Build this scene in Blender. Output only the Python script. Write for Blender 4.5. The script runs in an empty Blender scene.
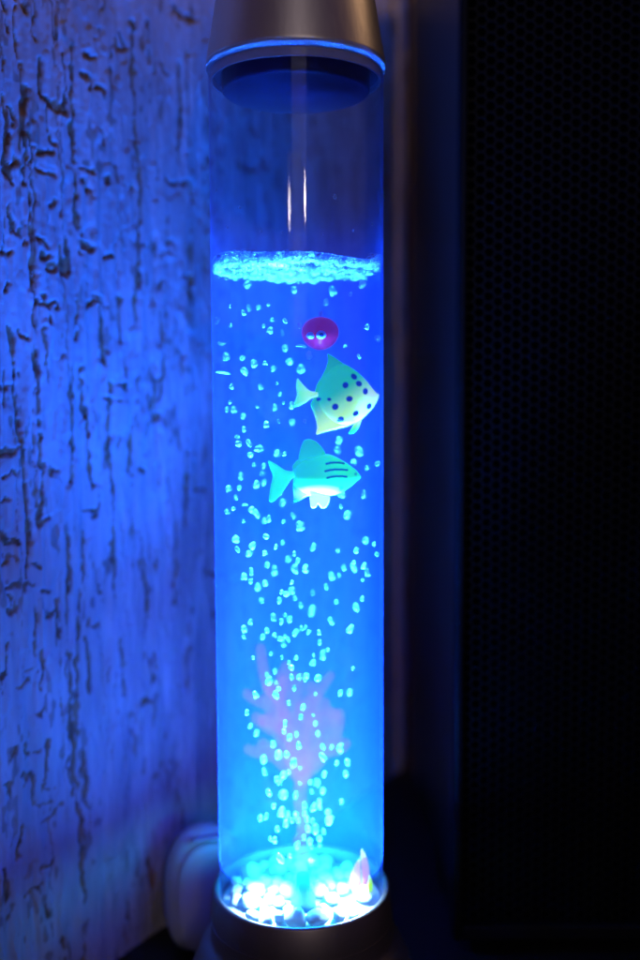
WALL_LINES = [[(0.017,0.4905),(0.0158,0.4768),(0.0161,0.4688),(0.0191,0.4557),(0.0188,0.4338),(0.0205,0.4167),(0.0192,0.4133),(0.0218,0.404),(0.0222,0.3817),(0.0226,0.3625),(0.0223,0.3378),(0.0229,0.3211),(0.0235,0.3047),(0.0242,0.2746),(0.0237,0.2609),(0.0213,0.2494)],[(0.0506,0.4796),(0.0502,0.4519),(0.0506,0.4269),(0.052,0.4087),(0.0516,0.3989),(0.0533,0.3888)],[(0.0494,0.3558),(0.05,0.3355)],[(0.0448,0.3209),(0.0435,0.2874),(0.0434,0.2647)],[(0.0949,0.5009),(0.0955,0.4709),(0.0962,0.4443),(0.0976,0.4158),(0.0969,0.3905),(0.0961,0.3666)],[(0.0079,0.3386),(0.0096,0.3242),(0.0108,0.3082),(0.012,0.2935),(0.0125,0.2773),(0.0142,0.2589),(0.014,0.2385),(0.0133,0.2206)],[(0.0529,0.32),(0.0537,0.3043),(0.0566,0.2869),(0.0573,0.2688),(0.0585,0.2609)],[(0.0708,0.3056),(0.0693,0.2827),(0.0722,0.2587),(0.072,0.231),(0.0725,0.2013)],[(0.041,0.2371),(0.0385,0.2052),(0.0386,0.1706),(0.039,0.1429),(0.0405,0.1107),(0.0438,0.0854),(0.043,0.0614),(0.0445,0.0444)],[(0.0513,0.2373),(0.0482,0.2077),(0.0473,0.1828)],[(0.0442,0.175),(0.043,0.1396)],[(0.0522,0.1833),(0.0527,0.155)],[(0.031,0.4664),(0.031,0.4512),(0.0322,0.4487),(0.0416,0.4475),(0.0455,0.4494),(0.047,0.455)],[(0.0418,0.3845),(0.0406,0.3688)],[(0.0451,0.3849),(0.0446,0.3702),(0.0419,0.368)],[(0.0183,0.2039),(0.0181,0.184)],[(0.0326,0.2063),(0.0325,0.1859)],[(0.0006,0.1904),(-0.0024,0.1741)],[(0.0212,0.1808),(0.0193,0.1637)],[(0.0226,0.1347),(0.0198,0.1125)],[(0.0053,0.0974),(0.0035,0.083)],[(-0.0062,0.082),(-0.0057,0.0667)],[(0.0869,0.2947),(0.0848,0.276),(0.0867,0.2623)],[(0.1123,0.3438),(0.1133,0.3218),(0.1095,0.3052)],[(0.1332,0.4941),(0.1333,0.467),(0.13,0.439)],[(0.0466,0.1247),(0.0478,0.0974),(0.0499,0.0749)],[(0.0953,0.0453),(0.0963,0.0213)],[(0.1188,0.4262),(0.1401,0.4281),(0.1416,0.4188)],[(0.0224,0.4332),(0.0232,0.4241)],[(0.0077,0.4457),(0.0093,0.4305),(0.0076,0.4166)],[(0.01,0.4884),(0.0106,0.4753)],[(0.0229,0.4924),(0.0233,0.4871)],[(0.0092,0.4147),(0.0119,0.4084)],[(0.122,0.2366),(0.1199,0.1905)],[(0.0755,0.1767),(0.0777,0.1485)],[(0.0964,0.2172),(0.097,0.1834)],[(0.1318,0.2761),(0.1298,0.2357)],[(0.0668,0.357),(0.0679,0.3264)],[(0.0814,0.3581),(0.0814,0.3345)]]
WALL_MARKS = [[(0.0277,0.3819),(0.0346,0.3807)],[(0.0281,0.3762),(0.0357,0.3751)],[(0.031,0.3708),(0.0374,0.3705)],[(0.0254,0.3551),(0.0368,0.353)],[(0.0524,0.3843),(0.0634,0.384)],[(0.0537,0.3819),(0.062,0.3819)],[(0.0582,0.3549),(0.0695,0.3542)],[(0.0612,0.3587),(0.0682,0.3571)],[(0.0704,0.3792),(0.0769,0.3794)],[(0.0663,0.4878),(0.0692,0.491)],[(0.0827,0.4889),(0.0894,0.4907)],[(0.0858,0.4947),(0.0887,0.4925)],[(0.0587,0.4659),(0.0635,0.4661)],[(0.0635,0.4661),(0.0633,0.4612)],[(0.069,0.4645),(0.071,0.4621)],[(0.0606,0.4799),(0.0688,0.4797)],[(0.128,0.5194),(0.1338,0.5169)],[(0.1381,0.5181),(0.1477,0.5182)],[(0.1165,0.4897),(0.1203,0.4828)],[(0.001,0.3125),(0.0081,0.3144)],[(0.001,0.27),(0.0075,0.2719)],[(-0.0001,0.2598),(0.0029,0.2614)],[(0.0212,0.2465),(0.0276,0.2477)],[(-0.0003,0.2823),(0.0068,0.2824)],[(0.0138,0.3379),(0.0186,0.3367)],[(0.0242,0.3541),(0.0367,0.3525)],[(0.0285,0.2719),(0.0363,0.2723)],[(0.0518,0.2497),(0.0617,0.2507)],[(0.0572,0.246),(0.0602,0.2477)],[(0.065,0.3057),(0.0834,0.3044)],[(0.0725,0.3119),(0.0837,0.3129)],[(0.0051,0.1688),(0.0132,0.1692)],[(0.0013,0.2062),(0.0049,0.2065)],[(-0.0004,0.1354),(0.0033,0.1372)],[(0.0163,0.1534),(0.0202,0.1538)],[(0.0081,0.1367),(0.0105,0.1334)],[(0.0149,0.1336),(0.0175,0.1348)],[(-0.0052,0.1227),(-0.0012,0.1174)],[(0.0167,0.0972),(0.0246,0.0995)],[(0.0065,0.0639),(0.0166,0.063)],[(0.017,0.0723),(0.0223,0.0742)],[(0.0182,0.0535),(0.0199,0.0448)],[(-0.0006,0.2457),(0.0027,0.2405)],[(0.0005,0.2313),(0.0059,0.2324)],[(0.0017,0.2167),(0.0089,0.2174)],[(0.0119,0.2159),(0.0175,0.2169)],[(0.0027,0.2117),(0.0067,0.2086)],[(0.0038,0.2403),(0.0097,0.2372)],[(0.0155,0.2291),(0.0191,0.2256)],[(0.0212,0.2134),(0.0262,0.2115)],[(0.027,0.1972),(0.031,0.2005)],[(0.0229,0.4157),(0.0257,0.4255)],[(0.0269,0.4248),(0.0357,0.4274)],[(0.029,0.4159),(0.0366,0.4163)],[(0.0101,0.3921),(0.0122,0.3874)],[(0.0047,0.3755),(0.0105,0.3743)],[(0.0051,0.3573),(0.0076,0.3603)],[(0.0121,0.4129),(0.0158,0.4182)],[(0.0347,0.4334),(0.0384,0.4303)],[(0.0551,0.4204),(0.0633,0.4209)],[(0.0576,0.416),(0.0615,0.4087)],[(0.0724,0.4184),(0.0745,0.4178)],[(0.0347,0.4003),(0.0374,0.4031)],[(0.0194,0.4485),(0.0231,0.4516)],[(0.0121,0.4409),(0.0142,0.4369)]]
BUBBLES = [[-0.0237,0.0074,0.3602,0.0016,0.0025,0.7964],[-0.0018,0.0144,0.3582,0.0017,0.0016,-0.0619],[0.0168,0.0266,0.3588,0.0016,0.0026,-0.6962],[0.0133,-0.0019,0.3509,0.0012,0.0017,0.1331],[0.0243,-0.017,0.3532,0.0012,0.002,0.4783],[0.0293,-0.0204,0.3571,0.0015,0.0015,0.2114],[-0.0295,-0.0224,0.3475,0.001,0.0017,-0.523],[-0.0239,-0.0171,0.3451,0.0016,0.0027,-0.3793],[-0.0245,0.0277,0.3508,0.0015,0.0022,-0.5314],[-0.0195,0.0265,0.351,0.0016,0.0027,0.7087],[-0.0128,-0.0121,0.3491,0.0013,0.0013,-0.6377],[-0.0049,-0.0261,0.3408,0.0012,0.0017,-0.8939],[-0.0124,0.0107,0.3438,0.0013,0.0015,0.5733],[-0.0157,-0.0012,0.3402,0.0013,0.0017,0.3684],[-0.0114,-0.0266,0.3367,0.0016,0.0015,0.4496],[-0.0077,0.0207,0.3382,0.0011,0.0018,-0.2409],[-0.0316,0.0047,0.3409,0.0011,0.001,-0.5743],[0.0014,-0.0159,0.3392,0.0012,0.0019,-0.068],[-0.0066,0.0197,0.3307,0.0015,0.0023,-0.7055],[0.0033,0.0265,0.3373,0.0014,0.0016,-0.1206],[0.011,-0.0173,0.3445,0.0013,0.0016,-0.6332],[0.0318,-0.0135,0.3388,0.0015,0.0014,0.3347],[0.0226,0.0168,0.3315,0.0012,0.0012,0.3405],[0.0374,0.0,0.3342,0.0014,0.0018,-0.2501],[-0.027,0.0147,0.3259,0.0015,0.0014,-0.4456],[-0.0204,-0.0027,0.3227,0.0016,0.0027,0.0821],[-0.0139,-0.0291,0.3223,0.0015,0.0018,0.1362],[-0.0119,0.0125,0.3206,0.0015,0.002,0.7411],[-0.0043,0.0216,0.3244,0.0016,0.0024,0.718],[-0.025,-0.0021,0.3193,0.0015,0.0018,-0.8942],[0.001,0.0233,0.3207,0.0016,0.002,-0.3403],[0.0055,-0.0217,0.3258,0.0014,0.0018,-0.3047],[-0.034,0.0052,0.3264,0.0016,0.0015,-0.486],[-0.0374,0.0,0.3429,0.0016,0.0019,-0.0917],[-0.0297,-0.0166,0.3121,0.0011,0.0013,-0.7423],[-0.0185,0.0163,0.312,0.0016,0.0019,-0.6663],[-0.0088,-0.0251,0.3133,0.0012,0.0011,-0.1284],[-0.0195,0.0046,0.3026,0.0012,0.0012,0.3611],[-0.0304,-0.018,0.305,0.0012,0.0015,-0.7226],[-0.0331,-0.0048,0.3015,0.0013,0.0019,0.101],[-0.0311,0.0092,0.3012,0.0016,0.0022,-0.1041],[-0.0273,0.019,0.2978,0.0015,0.0026,0.4104],[-0.0113,0.0121,0.3022,0.0013,0.002,-0.2117],[-0.0062,-0.0191,0.3046,0.0012,0.0012,-0.0041],[-0.0091,0.0186,0.3084,0.0012,0.0018,0.103],[-0.0026,-0.0159,0.3034,0.0016,0.0026,-0.1153],[-0.0142,-0.0145,0.2949,0.0016,0.0015,0.0494],[-0.0083,-0.0225,0.2966,0.0011,0.0014,-0.6061],[-0.0035,0.0272,0.2945,0.0016,0.0016,0.0546],[0.0034,-0.0241,0.2965,0.0011,0.0017,-0.1178],[-0.0253,-0.0042,0.2923,0.0013,0.0016,-0.4891],[-0.0291,0.0058,0.2883,0.0012,0.0011,0.3024],[-0.0266,-0.0204,0.2863,0.0013,0.0017,-0.8971],[-0.0217,-0.0224,0.2867,0.0015,0.0023,-0.5264],[-0.0176,-0.0299,0.2846,0.0015,0.0017,0.3691],[-0.022,-0.0087,0.2806,0.0013,0.0014,0.5791],[-0.0192,0.023,0.2818,0.0014,0.0021,-0.4652],[-0.0113,0.0269,0.279,0.0017,0.0024,0.7352],[-0.0058,-0.0239,0.282,0.0013,0.0013,0.597],[-0.0209,-0.0006,0.2754,0.0011,0.0012,-0.7223],[-0.0174,0.0185,0.2735,0.0017,0.0027,0.4591],[-0.0183,0.0249,0.2691,0.0017,0.0024,0.5407],[-0.0179,0.025,0.2645,0.0012,0.0017,0.2177],[-0.0288,0.0188,0.2683,0.0011,0.0017,0.1984],[-0.0201,0.0008,0.266,0.0014,0.0019,0.3431],[-0.0329,-0.003,0.2645,0.0016,0.0022,0.7826],[-0.0284,0.0034,0.2642,0.0011,0.0012,-0.15],[-0.0311,0.0162,0.2581,0.0012,0.0014,-0.8508],[-0.0347,0.0066,0.2525,0.0016,0.0028,-0.1564],[-0.0297,-0.0159,0.2563,0.0011,0.001,0.8313],[-0.0216,-0.012,0.2554,0.0013,0.002,0.7779],[-0.0205,0.0063,0.2512,0.0014,0.0019,-0.7345],[-0.0132,-0.0227,0.2525,0.0012,0.0019,-0.1376],[-0.0178,0.0281,0.2451,0.0016,0.0019,0.4514],[-0.0265,0.0017,0.2483,0.0012,0.0018,-0.3215],[-0.0082,0.0157,0.2556,0.0016,0.0021,0.3875],[-0.0095,0.018,0.2602,0.0012,0.0014,0.5353],[-0.0031,0.0178,0.2488,0.0012,0.002,-0.762],[-0.0071,-0.0052,0.249,0.0012,0.0017,0.1259],[0.0003,0.0076,0.2453,0.0015,0.002,-0.1674],[-0.0151,-0.0162,0.2433,0.0013,0.0019,-0.4602],[0.0292,0.0185,0.2802,0.0015,0.0026,-0.563],[0.0326,0.0038,0.2733,0.0015,0.0015,-0.5575],[0.0374,0.0,0.2754,0.0017,0.0016,-0.0923],[0.0268,0.0174,0.2754,0.0015,0.0015,0.0241],[0.0315,0.0162,0.2594,0.0013,0.0018,0.1187],[0.0195,-0.0231,0.2581,0.0011,0.0016,-0.6896],[0.0237,0.0231,0.2484,0.0014,0.0016,0.5672],[0.021,0.0265,0.2584,0.0016,0.0018,0.5925],[0.0196,0.018,0.2859,0.0012,0.0019,0.3636],[0.019,0.028,0.2805,0.0014,0.0024,-0.5815],[0.0277,-0.0231,0.3252,0.0016,0.0019,-0.6778],[0.0197,0.0147,0.3185,0.0016,0.0022,0.6684],[-0.0142,-0.0276,0.2452,0.0014,0.0014,0.398],[-0.0306,0.0067,0.2387,0.0015,0.0016,0.8082],[-0.0274,-0.0233,0.2387,0.0011,0.0016,-0.7329],[-0.0205,-0.026,0.2408,0.0013,0.0019,0.7057],[-0.0248,0.0133,0.2307,0.0012,0.0017,0.6185],[-0.0151,-0.0228,0.237,0.0015,0.0016,-0.3624],[-0.0097,-0.0299,0.2408,0.0014,0.0019,0.7235],[-0.0077,-0.0021,0.2386,0.0012,0.0013,-0.426],[-0.006,0.0268,0.2258,0.0013,0.0012,-0.2651],[-0.0017,-0.0253,0.2369,0.0013,0.0018,0.2711],[-0.0003,-0.0195,0.2326,0.0011,0.0015,0.337],[-0.002,-0.0032,0.2259,0.0014,0.0024,-0.6389],[0.0032,-0.0139,0.2281,0.0013,0.0018,0.7203],[0.0067,0.0033,0.2355,0.0015,0.0019,0.5117],[0.0187,0.0202,0.231,0.0013,0.0013,-0.4334],[0.0269,-0.0085,0.2355,0.0016,0.0018,0.2329],[0.032,0.0084,0.2378,0.0017,0.0017,0.4858],[0.035,-0.0098,0.2388,0.0011,0.0016,0.6198],[0.0367,-0.007,0.2334,0.0014,0.0022,-0.4308],[0.0259,-0.0055,0.2296,0.0013,0.0012,-0.784],[0.0265,0.013,0.2236,0.0014,0.0022,-0.7871],[0.0303,-0.0119,0.2288,0.0012,0.002,0.523],[0.0324,0.0004,0.2235,0.0011,0.0014,-0.4929],[0.0305,0.0039,0.2192,0.0013,0.0013,0.0208],[0.022,0.026,0.2213,0.0018,0.0023,-0.715],[0.0194,0.0161,0.2193,0.0012,0.0016,-0.7493],[0.0158,0.0292,0.2166,0.0015,0.0019,-0.4101],[0.0128,0.0031,0.2162,0.0017,0.0021,-0.5233],[-0.0154,0.0009,0.2273,0.0016,0.002,0.2409],[-0.0129,0.0251,0.22,0.0013,0.0021,0.0522],[-0.0214,-0.0216,0.2282,0.0011,0.0018,-0.0612],[-0.0261,-0.0034,0.2224,0.0016,0.0023,0.0003],[-0.0223,-0.013,0.222,0.0015,0.0017,-0.0531],[-0.0208,0.0155,0.2139,0.0015,0.0015,-0.5351],[-0.017,0.0117,0.2163,0.0016,0.0015,0.8955],[-0.003,-0.022,0.2232,0.0011,0.0011,-0.0965],[-0.0039,0.0072,0.2135,0.0016,0.0017,0.3577],[-0.0075,-0.0237,0.2191,0.0014,0.0015,-0.2587],[-0.0051,-0.0269,0.2189,0.0014,0.0014,0.4755],[-0.0093,-0.0098,0.2123,0.0014,0.002,-0.0203],[-0.0027,0.0224,0.2066,0.0017,0.002,-0.2992],[0.0063,0.0226,0.2092,0.0012,0.0015,-0.1536],[-0.0199,0.0286,0.2042,0.0012,0.0018,0.4626],[0.0004,0.0137,0.2048,0.0011,0.0019,-0.3376],[0.0058,0.0212,0.2004,0.0016,0.002,0.6078],[0.0179,0.0105,0.2071,0.0013,0.002,0.0093],[0.0276,0.0127,0.2038,0.0015,0.0024,-0.6132],[0.03,-0.0003,0.2109,0.0011,0.0017,0.4887],[0.0151,0.0015,0.1997,0.0014,0.0018,-0.6849],[0.0241,-0.0025,0.1967,0.0012,0.0021,0.6348],[-0.0117,-0.0157,0.2056,0.0015,0.0022,-0.2072],[-0.0072,0.0087,0.2011,0.0012,0.0014,-0.8818],[-0.0085,-0.0073,0.2016,0.0015,0.002,-0.1172],[-0.0045,-0.0116,0.2037,0.0015,0.0018,0.1742],[-0.0227,-0.011,0.2025,0.0015,0.0019,0.3351],[-0.0272,0.0072,0.1946,0.0016,0.0017,-0.7977],[-0.0272,0.0029,0.192,0.0011,0.0017,-0.7087],[-0.0151,-0.0104,0.1981,0.0015,0.002,0.0392],[-0.0179,0.0028,0.192,0.0011,0.0017,0.4813],[-0.0114,-0.0135,0.1968,0.0014,0.0021,0.6318],[-0.0088,-0.0133,0.1949,0.0014,0.0013,0.6921],[-0.0072,0.0067,0.191,0.0011,0.0014,-0.7198],[-0.0054,-0.0004,0.1912,0.0013,0.0013,-0.5037],[-0.0082,0.0106,0.1868,0.0013,0.002,-0.2003],[-0.002,0.0002,0.1945,0.0012,0.002,0.7101],[0.0009,-0.0026,0.1973,0.0013,0.0017,-0.1643],[0.0029,-0.0065,0.1987,0.0011,0.0014,0.4818],[0.0044,-0.0069,0.1964,0.0015,0.0023,0.6673],[0.0092,-0.0186,0.1991,0.0016,0.0025,-0.151],[0.0095,-0.0079,0.1917,0.0016,0.0024,-0.1019],[-0.0217,-0.0124,0.1857,0.0012,0.0014,-0.4494],[-0.0135,-0.0071,0.1861,0.0012,0.0016,0.6125],[-0.0081,-0.0156,0.1865,0.0013,0.0012,0.1901],[-0.0051,-0.0036,0.1811,0.0012,0.0011,-0.632],[-0.0017,0.0042,0.1811,0.0014,0.0013,-0.8892],[-0.0033,-0.0239,0.1841,0.0015,0.0018,0.764],[0.0068,-0.0078,0.1855,0.0011,0.0011,-0.8878],[0.0062,0.0127,0.1763,0.0016,0.0021,0.546],[0.0111,0.0049,0.1821,0.0014,0.0023,0.1944],[0.0134,-0.006,0.1877,0.0013,0.0017,0.581],[0.0255,-0.0014,0.1772,0.0012,0.0014,0.5699],[-0.0127,0.0112,0.1726,0.0012,0.0018,0.1699],[-0.0161,0.0053,0.1722,0.0012,0.0018,-0.1669],[-0.0146,-0.0085,0.1735,0.0015,0.0018,0.3199],[-0.0124,0.0178,0.1649,0.0012,0.0016,-0.7515],[-0.0098,-0.0141,0.1712,0.0014,0.0013,0.0236],[-0.0109,-0.0172,0.1693,0.0013,0.0017,-0.6279],[-0.004,-0.0019,0.1734,0.0011,0.0017,-0.4616],[-0.0006,0.0108,0.1697,0.0013,0.0013,-0.3553],[0.003,0.0075,0.1711,0.0012,0.0014,0.8011],[0.0024,-0.0035,0.1727,0.0011,0.0013,-0.5238],[-0.0027,-0.0046,0.1688,0.0011,0.0018,-0.3094],[0.0087,-0.0101,0.1751,0.0015,0.0019,0.6691],[0.0073,0.0067,0.1623,0.0013,0.0014,0.5796],[0.0194,0.0026,0.164,0.0014,0.0017,0.0124],[0.0241,0.0074,0.1629,0.0014,0.002,0.2072],[-0.0208,-0.0107,0.1674,0.0013,0.0016,-0.6629],[-0.0244,-0.0191,0.1616,0.0013,0.0015,0.1859],[-0.0059,0.0077,0.1577,0.0016,0.0017,-0.0974],[0.0014,-0.0003,0.158,0.0012,0.0018,0.7294],[0.0003,-0.0029,0.154,0.0011,0.0011,0.2279],[0.0062,-0.0031,0.1549,0.0011,0.0014,-0.609],[0.0073,0.0143,0.1449,0.0014,0.0021,0.0181],[0.0084,0.0116,0.1408,0.0016,0.0026,-0.5807],[-0.0068,-0.0153,0.155,0.0014,0.0017,0.225],[-0.0252,0.0159,0.1432,0.0014,0.0022,0.7971],[-0.0221,0.0134,0.1404,0.0019,0.0023,0.6424],[-0.0081,0.0053,0.144,0.0017,0.0026,-0.0761],[-0.0053,-0.0001,0.143,0.0013,0.0014,-0.159],[-0.0021,0.0092,0.1412,0.0013,0.0019,-0.1127],[-0.0007,-0.0042,0.1404,0.0016,0.002,-0.3845],[-0.0142,0.018,0.1331,0.0017,0.0018,-0.0012],[-0.0108,0.0041,0.1328,0.0016,0.0021,0.7217],[-0.0067,0.0015,0.1338,0.0014,0.0019,-0.6078],[-0.0033,-0.0084,0.1334,0.0018,0.0017,-0.0009],[-0.0003,-0.0018,0.1284,0.0011,0.0012,0.8803],[-0.0186,0.0121,0.1274,0.0018,0.0019,-0.0791],[-0.0179,0.005,0.1238,0.0012,0.0022,-0.3388],[-0.006,0.001,0.1252,0.0013,0.0012,-0.7022],[-0.009,0.0164,0.1176,0.0019,0.003,0.5088],[-0.0115,-0.0005,0.1223,0.0013,0.0013,-0.4141],[0.0108,0.0057,0.1363,0.0017,0.0022,-0.8811],[0.0152,0.0025,0.1371,0.0013,0.0022,0.6317],[0.0192,-0.0021,0.1382,0.0018,0.0025,-0.21],[0.0108,-0.0161,0.1391,0.0015,0.0017,-0.8344],[0.0175,-0.0007,0.1304,0.0012,0.0011,-0.4549],[0.023,0.011,0.1264,0.0014,0.0024,-0.0234],[0.0221,0.0086,0.121,0.0016,0.0019,-0.1932],[0.0115,-0.0141,0.13,0.0013,0.0019,0.6391],[-0.0005,0.0021,0.119,0.0012,0.0011,0.1521],[0.0049,-0.0081,0.1236,0.0012,0.0011,-0.3563],[0.0055,0.0009,0.1153,0.0016,0.0023,-0.3929],[0.0107,0.0067,0.1134,0.0017,0.0018,0.7582],[-0.0028,0.0098,0.11,0.0017,0.0026,-0.0231],[-0.0088,0.0091,0.1104,0.0018,0.0026,0.3435],[-0.0159,0.0057,0.1132,0.0015,0.002,-0.7287],[0.0199,0.0031,0.1094,0.0017,0.002,-0.0447],[-0.0123,-0.0189,0.1166,0.0013,0.0017,0.1898],[0.002,-0.0026,0.1099,0.0016,0.0019,-0.3976],[0.006,-0.0133,0.1132,0.0016,0.0016,-0.097],[-0.0097,0.0025,0.1045,0.0015,0.0016,-0.7161],[-0.0026,0.0018,0.1039,0.0015,0.0017,-0.844],[0.0019,-0.0009,0.105,0.0013,0.0013,-0.1797],[0.0091,0.0034,0.1073,0.0014,0.002,0.2248],[-0.006,-0.0022,0.1057,0.0011,0.0012,-0.394],[-0.0202,0.0085,0.0989,0.0013,0.0017,-0.0268],[-0.0166,-0.0066,0.1063,0.0012,0.0017,0.3976],[-0.0089,-0.0123,0.1108,0.0017,0.0028,0.2031],[-0.0067,0.0018,0.1033,0.0011,0.0015,0.2921],[-0.0071,-0.0074,0.1031,0.0014,0.0019,0.2055],[-0.0029,0.0133,0.0982,0.0017,0.0028,0.374],[-0.0011,-0.0039,0.1029,0.0013,0.0018,0.2168],[-0.0042,-0.0151,0.1079,0.0011,0.0017,-0.4918],[0.0031,-0.0122,0.1072,0.0016,0.0025,-0.0573],[0.0056,0.0006,0.1009,0.0018,0.0023,0.1196],[0.0034,0.0088,0.0929,0.0017,0.0029,-0.748],[0.007,-0.0005,0.0971,0.0017,0.0025,0.0715],[0.0111,0.0049,0.0932,0.0012,0.0016,0.2078],[0.0137,-0.0192,0.1096,0.0016,0.0027,0.5452],[0.0132,0.0017,0.1046,0.0014,0.0024,0.803],[0.0089,-0.0032,0.1117,0.0017,0.002,0.4857],[0.0065,-0.0145,0.1144,0.0015,0.0025,0.3856],[-0.0114,-0.0029,0.0983,0.0018,0.0024,-0.0117],[-0.0146,-0.0071,0.0953,0.0011,0.0019,-0.3263],[-0.0124,-0.0107,0.0962,0.0014,0.0014,-0.5574],[0.0013,0.0073,0.0893,0.0013,0.0021,-0.4655],[0.0043,-0.0035,0.0921,0.0016,0.0022,0.7135],[0.005,-0.0088,0.0918,0.0013,0.0015,-0.8998],[0.009,0.0013,0.0877,0.0012,0.0012,-0.3337],[0.009,0.0028,0.0906,0.0014,0.0015,-0.3721],[-0.0093,-0.0237,0.0934,0.0015,0.002,-0.6885],[-0.0052,-0.0078,0.0871,0.0012,0.0018,-0.7106],[-0.002,-0.0012,0.0889,0.0014,0.0022,0.0771],[-0.0043,0.0061,0.0739,0.0019,0.0017,0.7114],[0.0008,-0.0062,0.0764,0.0014,0.0013,-0.433],[-0.0018,0.0158,0.0625,0.0017,0.0027,-0.8885],[-0.0069,-0.0011,0.0696,0.0013,0.0017,0.7366],[-0.006,0.0048,0.0703,0.0019,0.0026,-0.3516],[-0.0076,-0.0031,0.0664,0.0011,0.0014,0.0371],[0.0049,-0.0083,0.0838,0.0018,0.0024,-0.3462],[0.0073,0.0025,0.0778,0.0017,0.0019,-0.139],[0.0059,0.0059,0.0718,0.0019,0.0027,0.0425],[0.0059,0.0045,0.0696,0.0016,0.0024,0.0383],[0.0048,-0.0038,0.0695,0.0011,0.0011,-0.1705],[0.004,0.0042,0.0618,0.0011,0.0016,-0.2929],[0.0018,-0.015,0.3303,0.0028,0.0007,0.15],[-0.0355,0.0,0.3322,0.0019,0.0008,0.15],[-0.0349,0.0,0.3187,0.0047,0.0009,0.15],[0.0007,-0.01,0.2474,0.0021,0.0038,0.15],[-0.0246,-0.012,0.2576,0.0024,0.0009,0.15]]
FISH = {'f1':[[0.03885,0.30794],[0.03823,0.30876],[0.03649,0.30938],[0.03423,0.31164],[0.03085,0.31595],[0.02675,0.32005],[0.02164,0.32363],[0.01704,0.32671],[0.01398,0.32825],[0.01448,0.32469],[0.01344,0.32113],[0.01137,0.31706],[0.00878,0.3132],[0.00784,0.30973],[0.0062,0.30974],[0.00436,0.31077],[0.00161,0.31354],[-0.00073,0.31661],[-0.00148,0.31253],[-0.00079,0.30844],[-0.00205,0.30486],[-0.00515,0.30201],[-0.00104,0.3023],[0.00309,0.30433],[0.00618,0.30656],[0.00742,0.30686],[0.00555,0.3038],[0.00666,0.30072],[0.00818,0.2966],[0.00899,0.29248],[0.00814,0.28857],[0.01227,0.2902],[0.01846,0.29141],[0.02413,0.29262],[0.02773,0.29424],[0.03134,0.297],[0.03494,0.30109],[0.03751,0.30487]],'f1p':[[0.02856,0.29599],[0.0267,0.29343],[0.02412,0.28932],[0.02484,0.2888],[0.02721,0.28972],[0.02928,0.29187],[0.03103,0.29649]],'f1s':[[0.02439,0.3168],[0.01986,0.31273],[0.02643,0.31342],[0.02961,0.30972],[0.02159,0.30618],[0.01541,0.30242],[0.02538,0.29909],[0.01889,0.29624],[0.03196,0.30254],[0.01265,0.30602],[0.00895,0.30604]],'f1e':[[0.03207,0.31237]],'f2':[[0.02894,0.2712],[0.02791,0.27276],[0.02667,0.27432],[0.02254,0.27745],[0.01739,0.28058],[0.01275,0.28215],[0.0107,0.28526],[0.00814,0.28785],[0.00454,0.28921],[0.00195,0.2884],[0.00038,0.28428],[-0.00068,0.27963],[-0.00276,0.27757],[-0.0035,0.27602],[-0.0031,0.27374],[-0.00486,0.27396],[-0.00744,0.2748],[-0.01052,0.27709],[-0.01514,0.2797],[-0.01414,0.27608],[-0.01263,0.27192],[-0.01392,0.26674],[-0.01481,0.2605],[-0.01399,0.25966],[-0.01274,0.25996],[-0.00961,0.26255],[-0.00647,0.2667],[-0.00385,0.27084],[-0.00291,0.27167],[-0.00282,0.2698],[-0.00336,0.26668],[-0.00288,0.26252],[-0.0029,0.25919],[0.00022,0.26021],[0.00334,0.26228],[0.008,0.26184],[0.0137,0.26181],[0.01836,0.26293],[0.02251,0.26551],[0.02614,0.26841],[0.02832,0.26995]],'f2p':[[0.00365,0.26301],[0.00405,0.25988],[0.00414,0.25748],[0.00538,0.25654],[0.00694,0.25726],[0.00777,0.25892],[0.00921,0.25662],[0.01129,0.25661],[0.01296,0.2589],[0.0138,0.26223],[0.00904,0.26402]],'f2st':[[[0.01118,0.27771],[0.01325,0.27811],[0.01531,0.27821],[0.01738,0.27809],[0.01965,0.27767]],[[0.01034,0.2744],[0.01272,0.27491],[0.01479,0.2751],[0.0184,0.27498],[0.02098,0.27466]],[[0.01115,0.27129],[0.01322,0.27179],[0.01529,0.27199],[0.01839,0.27187],[0.02046,0.27155]]],'f2e':[[0.02511,0.27256]],'f2w':[[0.00801,0.26351]]}
# strengths tried out against the photograph
WATER_D = 1.0; TUBE_D = 46.; GLOW = .62; CORAL_D = 26.; CORAL_G = 19.
BEAM = 4.6; SPREAD = 14; WALL_FILL = 2.4; LED = .22; PEBBLE_FILL = .10; FLOOR_FILL = .15; WIN = 2.6; BULB = 2.5; WARM = 3.6; AMB = .3
import bpy, bmesh, math, random
import numpy as np
from mathutils import Vector, Matrix
from mathutils.geometry import delaunay_2d_cdt

random.seed(11)
rng = np.random.default_rng(7)
S = bpy.context.scene
C = S.collection
PI = math.pi

# ---------------------------------------------------------------- helpers
def link(name, me, mat=None, parent=None, smooth=True):
    o = bpy.data.objects.new(name, me)
    C.objects.link(o)
    if mat is not None:
        me.materials.append(mat)
    if parent is not None:
        o.parent = parent
    if smooth and len(me.polygons):
        me.polygons.foreach_set('use_smooth', [True] * len(me.polygons))
    return o

def obj(name, bm, mat=None, parent=None, smooth=True):
    me = bpy.data.meshes.new(name)
    bm.normal_update()
    bm.to_mesh(me); bm.free()
    return link(name, me, mat, parent, smooth)

def sharp(o, deg=40):
    me = o.data
    bm = bmesh.new(); bm.from_mesh(me)
    for e in bm.edges:
        if len(e.link_faces) == 2 and e.calc_face_angle(0) > math.radians(deg):
            e.smooth = False
    bm.to_mesh(me); bm.free()

def tag(o, label=None, cat=None, group=None, kind=None):
    if label: o['label'] = label
    if cat: o['category'] = cat
    if group: o['group'] = group
    if kind: o['kind'] = kind
    return o

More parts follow.
